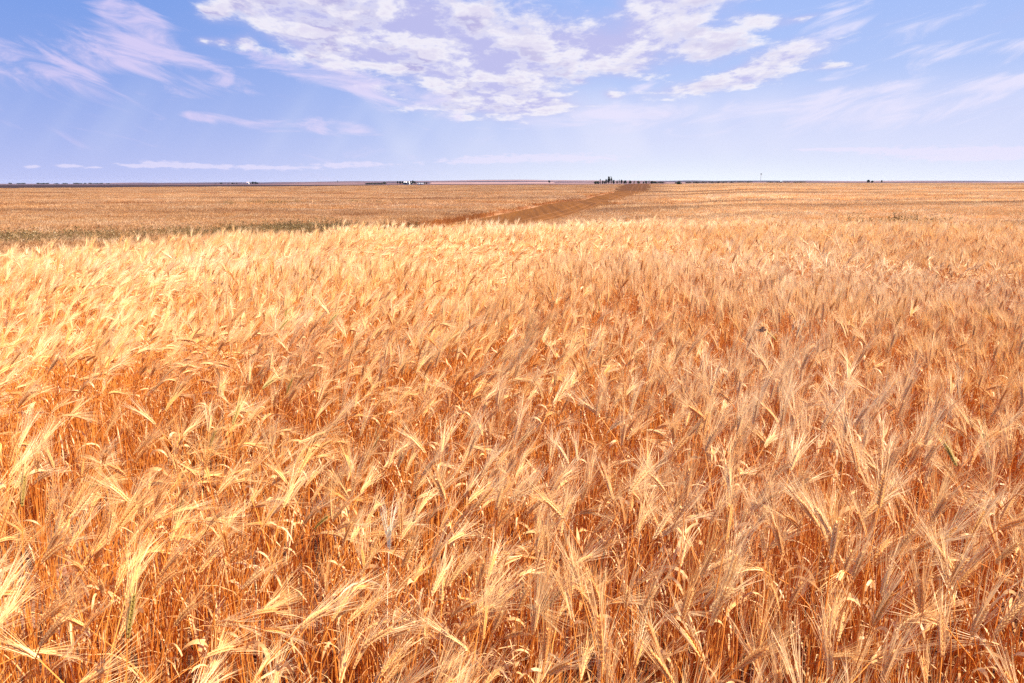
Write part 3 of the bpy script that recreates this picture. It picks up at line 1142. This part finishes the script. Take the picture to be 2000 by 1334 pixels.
wcol = bpy.data.collections.new('weed_sources')
for k in range(3):
    wcol.objects.link(weed_src(k))
WX, WY = [], []
for (cx, cy, rx, ry, num) in ((-22.5, 31.0, 4.6, 2.4, 1000), (-17, 35, 4, 1.8, 170), (-13.5, 38.5, 3.0, 1.6, 190), (-11.0, 38, 2.4, 1.4, 170), (-8, 39, 3, 2, 60), (-18, 33, 6, 4, 90),
                              (19, 34, 3, 1.5, 50), (10, 30, 2.5, 1.0, 34), (26, 30, 6, 2, 60), (-30, 95, 14, 3, 120), (-12, 36, 2, 1, 60)):
    a, r = rng.uniform(0, 2 * np.pi, num), np.sqrt(rng.random(num))
    WX.append(cx + rx * r * np.cos(a)); WY.append(cy + ry * r * np.sin(a) + 0.25 * rx * r * np.cos(a) * 0.6)
WX, WY = np.concatenate(WX), np.concatenate(WY)
instanced('weeds', np.stack([WX, WY, height(WX, WY)], 1), np.stack([WX * 0, WX * 0, rng.uniform(0, 6.28, len(WX))], 1),
          rng.uniform(0.5, 1.4, len(WX)), rng.integers(0, 3, len(WX)), wcol,
          'dark olive weeds growing in the dip behind the near crest', 'weeds')

import bmesh
M_CLOD = simple_mat('dry_soil_clod', (0.25, 0.115, 0.065), 0.95, 0.35, 30, 0.5)


def clod_mesh(seed):
    rs = np.random.default_rng(seed)
    bm = bmesh.new()
    bmesh.ops.create_icosphere(bm, subdivisions=3, radius=1)
    off = rs.uniform(0, 40)
    ph = rs.normal(0, 1, (7, 3))
    for v_ in bm.verts:
        c = np.array(v_.co)
        k = 1.0
        for q in ph:
            k += 0.11 * math.sin(2.3 * float(c @ q) + off)
        k += rs.normal(0, 0.025)
        v_.co = Vector((c[0] * k * 1.1, c[1] * k * 0.9, c[2] * k * 0.72))
    me = bpy.data.meshes.new('soil_clod')
    bm.to_mesh(me); bm.free()
    me.materials.append(M_CLOD)
    return me


CLODS = [clod_mesh(k) for k in range(6)]
cl_n = 0
for k in range(900):
    if cl_n >= 150:
        break
    gx, gy, gr = GAPS[rng.integers(0, len(GAPS))] if k % 3 else (rng.uniform(-1.6, 1.6), rng.uniform(1.2, 2.4), 0.4)
    cx, cy = gx + rng.normal(0, gr * 0.7), gy + rng.normal(0, gr * 0.7)
    if cy < 1.0:
        continue
    r = rng.uniform(0.010, 0.040) * (1 if rng.random() > .12 else 1.4)
    o = link_new('soil_clod', CLODS[cl_n % 6])
    o.location = (cx, cy, float(height(np.array([cx]), np.array([cy]))[0]) + r * 0.25)
    o.rotation_euler = (rng.uniform(-.4, .4), rng.uniform(-.4, .4), rng.uniform(0, 6.28))
    o.scale = (r, r, r)
    tag(o, 'dry reddish brown clod of soil lying between the wheat stems', 'clod', 'clods of soil between the stems')
    cl_n += 1

def litter():
    rs = np.random.default_rng(77)
    V, F = [], []
    n_ = 2600
    lx, ly = rs.uniform(-2.4, 2.4, n_), rs.uniform(0.9, 3.4, n_)
    lz = height(lx, ly)
    for k in range(n_):
        a = rs.uniform(0, math.pi)
        d = np.array([math.cos(a), math.sin(a), rs.normal(0, 0.12)])
        q = np.array([-d[1], d[0], 0]) * rs.uniform(0.0008, 0.0024)
        p = np.array([lx[k], ly[k], lz[k] + rs.uniform(0.008, 0.022)])
        ll = rs.uniform(0.02, 0.09)
        m_ = p + d * ll * .5 + np.array([0, 0, rs.uniform(0, .006)])
        e = p + d * ll
        n0 = len(V)
        V += [p - q, p + q, m_ - q, m_ + q, e - q * .5, e + q * .5]
        F += [(n0, n0 + 1, n0 + 3, n0 + 2), (n0 + 2, n0 + 3, n0 + 5, n0 + 4)]
    o = mesh_obj('straw_litter', V, F, M_LEAF)
    tag(o, 'scraps of fallen straw lying on the soil between the stems', 'straw', kind='stuff')


litter()

# ------------------------------------------------------------------ brown butterfly resting on an ear
def butterfly():
    dark = simple_mat('insect_body', (0.02, 0.010, 0.008), 0.6, 0.2, 200)
    wingm = simple_mat('insect_wing', (0.045, 0.012, 0.004), 0.7, 0.5, 120)
    X, Y = px_on_plane(1487, 646, 0.90)
    root = link_new('butterfly', None)
    root.location = (X, Y, 0.90)
    root.rotation_euler = (R(14), R(-14), R(25))
    root.scale = (1.2, 1.2, 1.2)
    tag(root, 'small dark brown insect with spread wings above the wheat right of centre', 'insect')
    V, F = [], []
    pts = [np.array(p) for p in ((0, -.011, 0), (0, -.008, .001), (0, -.002, .001), (0, .003, .002), (0, .006, .002), (0, .009, .002))]
    tube(pts, [0.0006, .0014, .0018, .0022, .0018, 0.0006], 8, V, F)
    mesh_obj('body', V, F, dark, root, True)
    for s in (-1, 1):
        V = [(0, .006, .002), (s * .012, .012, .004), (s * .018, .010, .005), (s * .016, .003, .005), (s * .010, -.001, .003), (0, .001, .002),
             (s * .014, -.006, .004), (s * .008, -.012, .003), (s * .002, -.008, .002)]
        V2 = [(a, b, c - .0004) for a, b, c in V]
        top = [(0, 1, 2, 3, 4, 5), (5, 4, 6, 7, 8)]
        F = top + [tuple(i + 9 for i in reversed(f)) for f in top]
        mesh_obj('wing', V + V2, F, wingm, root)


butterfly()

# ------------------------------------------------------------------ trees
M_BARK = simple_mat('bark', (0.10, 0.07, 0.05), 0.9, 0.3, 4)


def leaf_mat(name, a, b):
    return straw(name, a, b, 0.25, 0, 0.02, patch=False)


M_LF1 = leaf_mat('tree_foliage', (0.022, 0.035, 0.022), (0.04, 0.055, 0.03))


def tree_meshes(seed, h, w, kind):
    """trunk with limbs, crown of many leaf faces"""
    rs = np.random.default_rng(seed)
    V, F = [], []
    top = np.array([rs.normal(0, .03) * h, rs.normal(0, .03) * h, h * 0.8])
    tube([np.zeros(3), top * .5, top], [h * .03, h * .02, h * .006], 6, V, F)
    cl = []
    nb = 22 if kind != 'tall' else 26
    for k in range(nb):
        s = rs.uniform(0.16, 1.0) if kind != 'tall' else rs.uniform(0.12, 1.0)
        a = rs.uniform(0, 6.28)
        prof = {'round': math.sin(math.pi * (0.12 + 0.84 * s)) ** .6, 'cone': 1.05 * (1 - s * .86), 'tall': (.55 + .45 * math.sin(3.1 * s))}[kind]
        rr = w / 2 * prof * rs.uniform(0.35, 0.95)
        c = np.array([math.cos(a) * rr, math.sin(a) * rr, h * (0.12 + 0.84 * s)])
        b = top * min(1, s * .9)
        tube([b, (b + c) / 2 + np.array([0, 0, -.02 * h]), c], [h * .008, h * .005, 0], 4, V, F)
        cl.append((c, w * rs.uniform(0.14, 0.24)))
    LV, LF = [], []
    for c, r in cl:
        for k in range(48):
            d = rs.normal(0, 1, 3); d /= np.linalg.norm(d)
            p = c + d * r * rs.uniform(0.3, 1.05) * np.array([1, 1, .8])
            t = rs.normal(0, 1, 3); t /= np.linalg.norm(t)
            _, A, B = frame(t)
            q = w * rs.uniform(0.045, 0.085)
            n0 = len(LV)
            LV += [p - A * q, p + B * q * .7, p + A * q, p - B * q * .7]
            LF.append((n0, n0 + 1, n0 + 2, n0 + 3))
    mt = bpy.data.meshes.new('trunk'); mt.from_pydata([tuple(q) for q in V], [], F); mt.materials.append(M_BARK)
    mc = bpy.data.meshes.new('crown'); mc.from_pydata([tuple(q) for q in LV], [], LF); mc.materials.append(M_LF1)
    return mt, mc


TREES = {'round': [tree_meshes(k, 1, 1.15, 'round') for k in (1, 2, 3)],
         'cone': [tree_meshes(k, 1, .7, 'cone') for k in (4, 5)],
         'tall': [tree_meshes(k, 1, .42, 'tall') for k in (6, 7)]}


def place(px, row, dist):
    """ground point at forward distance dist in the column px"""
    x = (px - 1000) / 1369 * dist
    return x, dist, float(height(np.array([x]), np.array([float(dist)]))[0])


def tree(px, toprow, dist, wpx, kind, label, group=None, name='tree', cat='tree'):
    x, y, z = place(px, 0, dist)
    base_row = 356 + (EYE - z) / dist * 1406
    hm = max(1.2, (base_row - toprow) / 1406 * dist)
    wm = wpx / 1369 * dist
    mt, mc = TREES[kind][int(px) % len(TREES[kind])]
    root = link_new(name, None)
    root.location = (x, y, z - 0.2)
    w0 = {'round': 1.35, 'cone': .85, 'tall': .52}[kind]
    root.scale = (wm / w0, wm / w0, hm + .2)
    root.rotation_euler = (0, 0, px * 1.7)
    link_new('trunk', mt, root)
    link_new('crown', mc, root)
    tag(root, label, cat, group)


GM = 'trees of the farmstead behind the dirt strip'
for (px, top, w, kd, lab) in [
        (1172.5, 349.5, 3, 'tall', 'slim lone spire tree at the left end of the farm tree row'),
        (1189, 345.6, 7, 'round', 'tall open tree, left one of the two tallest beyond the dirt strip'),
        (1193.8, 344.6, 5.4, 'tall', 'tallest tree of the farm row beyond the dirt strip'),
        (1184, 350, 4, 'round', 'shorter tree against the left foot of the two tallest trees'),
        (1198.5, 352, 6, 'round', 'broad dark tree right beside the tallest tree'),
        (1205, 352.5, 5, 'cone', 'small dark tree second to the right of the tallest tree'),
        (1209.2, 350.4, 3.4, 'cone', 'pointed dark tree in the middle of the farm row'),
        (1213.8, 351.5, 4.6, 'round', 'dark round tree just right of the pointed one in the farm row'),
        (1221, 352.3, 7, 'round', 'low wide tree right of the middle of the farm row'),
        (1230.5, 352.4, 6, 'round', 'round dark tree standing slightly apart in the right half of the farm row'),
        (1238.5, 353, 4, 'cone', 'small pointed tree in the right half of the farm row'),
        (1247, 353.6, 7, 'round', 'low bushy tree towards the right end of the farm row'),
        (1262, 353.4, 5, 'round', 'small tree beyond a gap near the right end of the farm row'),
        (1267.5, 352.6, 3, 'cone', 'thin small tree near the right end of the farm row'),
        (1273, 353.8, 7, 'round', 'low bush ending the farm row on the right')]:
    tree(px, top, 800 + (px * 7 % 60), w, kd, lab, GM)
for k, (px, top, w) in enumerate([(1163, 354, 7), (1168, 353.8, 6), (1177, 353, 4), (1181, 353.6, 4), (1257, 354.6, 4), (1281, 354.8, 5)]):
    tree(px, top, 810 + k * 6, w, 'round', 'low dark bush at the foot of the farm tree row', 'low bushes in the farm tree row', 'bush', 'bush')
tree(1325.5, 354.2, 560, 13, 'round', 'wide dark bush alone right of the dirt strip on the field edge', name='bush', cat='bush')
tree(1073, 352.6, 1500, 5, 'round', 'lone round tree on the pale field left of the farm row')
tree(1696, 351.5, 900, 6.5, 'round', 'left and largest tree of the small group far right')
tree(1703.5, 352.8, 930, 5, 'round', 'smaller tree just right of the largest one, far right')
tree(1722, 352.0, 930, 5, 'cone', 'single pointed tree right of the small group, far right')
tree(431.6, 356.2, 1400, 5, 'round', 'round dark tree left of a thin row of shrubs, far left')
for k, (px, top, w) in enumerate([(420.5, 358.9, 3.5), (446, 358.6, 3.5), (453.5, 356.8, 4), (457, 358, 2.5), (462, 357.4, 3)]):
    tree(px, top, 1420 + 5 * k, w, 'round', 'tiny dark shrub in the thin row right of the round tree, far left', 'tiny shrubs far left', 'bush', 'bush')
for k, (px, top, w, lab) in enumerate([(488, 355.6, 3.2, 'small dark tree directly beside the pale shed, far left'),
                                       (493.5, 355.0, 6, 'densest and tallest tree right of the pale shed, far left'),
                                       (499, 355.4, 6, 'middle tree of the windbreak right of the pale shed, far left'),
                                       (503, 356.0, 4, 'last tree of the windbreak right of the pale shed, far left')]):
    tree(px, top, 1500 + 4 * k, w, 'round', lab)
# farm left of centre
for (px, top, w, lab) in [(776.5, 353.4, 3.4, 'leftmost dark tree of the white farm'), (781.5, 354.2, 5, 'second dark tree from the left at the white farm'),
                          (786.5, 354, 4.5, 'dark tree in front of the white farmhouse, left side'), (791, 355.6, 4.6, 'low dark tree in front of the white farmhouse'),
                          (797, 354.2, 4, 'dark tree just right of the white farmhouse'), (802.2, 354, 3, 'narrow dark tree in the middle of the white farm'),
                          (806.5, 352.4, 5, 'tallest tree of the white farm'), (810.5, 354, 4, 'dark tree right beside the tallest one of the white farm'),
                          (815.5, 356, 2.6, 'small dark bush left of the long white shed'), (829, 355.7, 3, 'dark tree at the right end of the long white shed'),
                          (833, 356, 3, 'rightmost dark tree of the white farm')]:
    tree(px, top, 980 + (px * 3 % 12), w, 'round', lab, 'trees around the white farm')
for k, px in enumerate([716, 721, 726, 731, 736, 740.5, 745]):
    tree(px, 357.5, 1000 + k, 7, 'round', 'low dark hedge bush in the line left of the white farm', 'hedge bushes left of the white farm', 'bush', 'bush')
tree(751, 355.7, 1000, 8, 'round', 'rounded dark tree ending the hedge left of the white farm')
for k, px in enumerate([20, 36, 44, 74, 80, 86, 92, 110, 126, 146, 150, 156, 166, 176, 186, 190, 198, 212]):
    tree(px, 357.0 + (k * 37 % 10) / 10 * 0.9, 3300 + k * 11, 7 + k % 3 * 2, 'round', 'tiny dark tree in the broken line on the far left horizon',
         'trees on the far left horizon')
for k, px in enumerate([1276, 1290, 1344, 1360, 1374, 1390, 1402, 1414, 1430, 1446, 1462, 1504, 1520, 1536, 1556, 1562, 1568]):
    tree(px, 354.4 + (k * 29 % 10) / 10 * 0.5, 1150 + k * 3, 17, 'round', 'low dark bush in the thin line along the field edge around the tall pole',
         'bushes along the horizon around the pole', 'bush', 'bush')


# ------------------------------------------------------------------ buildings, pole, tower
M_WALL = simple_mat('white_wall', (0.80, 0.76, 0.72), 0.7, 0.08, 1)
M_ROOF = simple_mat('grey_roof', (0.30, 0.27, 0.28), 0.6, 0.15, 1)
M_ROOFW = simple_mat('pale_roof', (0.78, 0.74, 0.70), 0.5, 0.1, 1)
M_DARK = simple_mat('dark_opening', (0.04, 0.04, 0.05), 0.4, 0.1, 1)
M_PINK = simple_mat('pinkish_wall', (0.62, 0.40, 0.34), 0.8, 0.1, 1)
M_METAL = simple_mat('grey_metal', (0.16, 0.17, 0.19), 0.5, 0.1, 1)


def box(x0, x1, y0, y1, z0, z1, V, F):
    n0 = len(V)
    V += [(x0, y0, z0), (x1, y0, z0), (x1, y1, z0), (x0, y1, z0), (x0, y0, z1), (x1, y0, z1), (x1, y1, z1), (x0, y1, z1)]
    for f in ((3, 2, 1, 0), (4, 5, 6, 7), (0, 1, 5, 4), (1, 2, 6, 5), (2, 3, 7, 6), (3, 0, 4, 7)):
        F.append(tuple(i + n0 for i in f))


def building(name, px, dist, w, dep, h, rh, wall, roofm, nwin, label, cat, turn=0.0):
    x, y, z = place(px, 0, dist)
    root = link_new(name, None)
    root.location = (x, y, z - 0.1)
    root.rotation_euler = (0, 0, turn)
    tag(root, label, cat)
    a, b = w / 2, dep / 2
    V = [(-a, -b, 0), (a, -b, 0), (a, b, 0), (-a, b, 0), (-a, -b, h), (a, -b, h), (a, b, h), (-a, b, h), (-a, 0, h + rh), (a, 0, h + rh)]
    F = [(0, 1, 5, 4), (2, 3, 7, 6), (1, 2, 6, 9, 5), (3, 0, 4, 8, 7)]
    mesh_obj('wall', V, F, wall, root)
    e, t = 0.4, 0.18
    V = []
    for zz in (0.02, t):
        V += [(-a - e, -b - e, h - rh * e / b + zz), (a + e, -b - e, h - rh * e / b + zz), (a + e, 0, h + rh + zz), (-a - e, 0, h + rh + zz),
              (a + e, b + e, h - rh * e / b + zz), (-a - e, b + e, h - rh * e / b + zz)]
    F = [(6, 7, 8, 9), (9, 8, 10, 11), (3, 2, 1, 0), (5, 4, 2, 3), (0, 1, 7, 6), (4, 5, 11, 10), (0, 6, 9, 3), (3, 9, 11, 5), (1, 2, 8, 7), (2, 4, 10, 8)]
    mesh_obj('roof', V, F, roofm, root)
    V, F = [], []
    box(-0.6, 0.6, -b - .05, -b - .003, 0, 2.1, V, F)
    d = mesh_obj('door', V, F, M_DARK, root)
    V, F = [], []
    box(0.35, 0.45, -b - .09, -b - .052, 1.0, 1.1, V, F)
    mesh_obj('handle', V, F, M_METAL, d)
    for k in range(nwin):
        cx = -a + w * (k + .5) / nwin
        if abs(cx) < 1.3:
            continue
        V, F = [], []
        box(cx - .5, cx + .5, -b - .04, -b - .003, 1.0, 2.1, V, F)
        wn = mesh_obj('window', V, F, M_DARK, root)
        V, F = [], []
        box(cx - .6, cx + .6, -b - .10, -b - .042, 0.9, 0.99, V, F)
        mesh_obj('sill', V, F, M_WALL, wn)


building('farmhouse', 794, 1000, 9, 7, 2.6, 0.9, M_WALL, M_ROOFW, 4, 'small white farmhouse half hidden by the dark trees left of centre', 'house')
building('farm_shed', 822, 985, 8.5, 5, 1.25, 0.35, M_WALL, M_ROOFW, 4, 'long low white shed right of the farmhouse', 'shed', 0.05)
building('farm_shed', 804.5, 995, 2.6, 3, 2.2, 0.5, M_WALL, M_ROOFW, 1, 'narrow white shed between the farm trees', 'shed')
building('farm_shed', 484.3, 1495, 4.2, 4, 3.4, 0.8, M_WALL, M_PINK, 1, 'tiny pale shed left of the windbreak, far left', 'shed')
building('farm_shed', 1525, 1100, 3.0, 3, 1.7, 1.5, M_METAL, M_METAL, 1, 'tiny grey hut on the horizon right of the tall pole', 'hut')

# tall thin pole with a dark round head
px_, d_ = 1485.3, 620
x, y, z = place(px_, 0, d_)
root = link_new('mast', None)
root.location = (x, y, z - .1)
tag(root, 'tall thin grey pole topped by a small dark round tank', 'mast')
V, F = [], []
topz = EYE + (356 - 339.5) / 1406 * d_ - z + .1
tube([np.array((0, 0, 0.)), np.array((0, 0, topz - .7))], [0.17, 0.13], 10, V, F)
mesh_obj('pole', V, F, simple_mat('weathered_grey_pole', (0.34, 0.34, 0.36), 0.6, .1, 1), root)
V, F = [], []
zs = [topz - .78, topz - .6, topz - .3, topz, topz + .3, topz + .52, topz + .62]
tube([np.array((0, 0, q)) for q in zs], [.14, .36, .50, .54, .46, .26, 0], 14, V, F)
mesh_obj('tank', V, F, M_METAL, root, True)
V, F = [], []
tube([np.array((0, 0, topz + .58)), np.array((0, 0, topz + 1.0))], [.05, 0.03], 6, V, F)
mesh_obj('finial', V, F, M_METAL, root)
V, F = [], []
box(-.5, .5, -.5, .5, -.3, .16, V, F)
mesh_obj('base', V, F, M_WALL, root)

# small water tower far off
x, y, z = place(659.5, 0, 2600)
root = link_new('water_tower', None)
root.location = (x, y, z)
tag(root, 'tiny water tower on the far horizon left of the white farm', 'tower')
for sx, sy in ((-1, -1), (1, -1), (1, 1), (-1, 1)):
    V, F = [], []
    tube([np.array((sx * 1.6, sy * 1.6, 0.)), np.array((sx * 1.0, sy * 1.0, 6.))], [.2, .18], 6, V, F)
    mesh_obj('leg', V, F, M_METAL, root)
V, F = [], []
tube([np.array((0, 0, q)) for q in (5.4, 6.0, 8.6, 9.8)], [1.2, 2.1, 2.1, 0], 14, V, F)
mesh_obj('tank', V, F, M_METAL, root)

# ------------------------------------------------------------------ air
def haze():
    m = bpy.data.materials.new('haze_air')
    m.use_nodes = True
    n = NT(m.node_tree)
    v = n.new('ShaderNodeVolumePrincipled')
    v.inputs['Color'].default_value = (0.80, 0.84, 1.0, 1)
    v.inputs['Density'].default_value = 2e-5
    v.inputs['Anisotropy'].default_value = 0.3
    out = n.new('ShaderNodeOutputMaterial')
    n.t.links.new(v.outputs[0], out.inputs['Volume'])
    V, F = [], []
    box(-9200, 9200, -9200, 9200, -40, 30, V, F)
    o = mesh_obj('haze', V, F, m)
    tag(o, 'thin pale air lying over the whole plain', 'haze', kind='stuff')


haze()
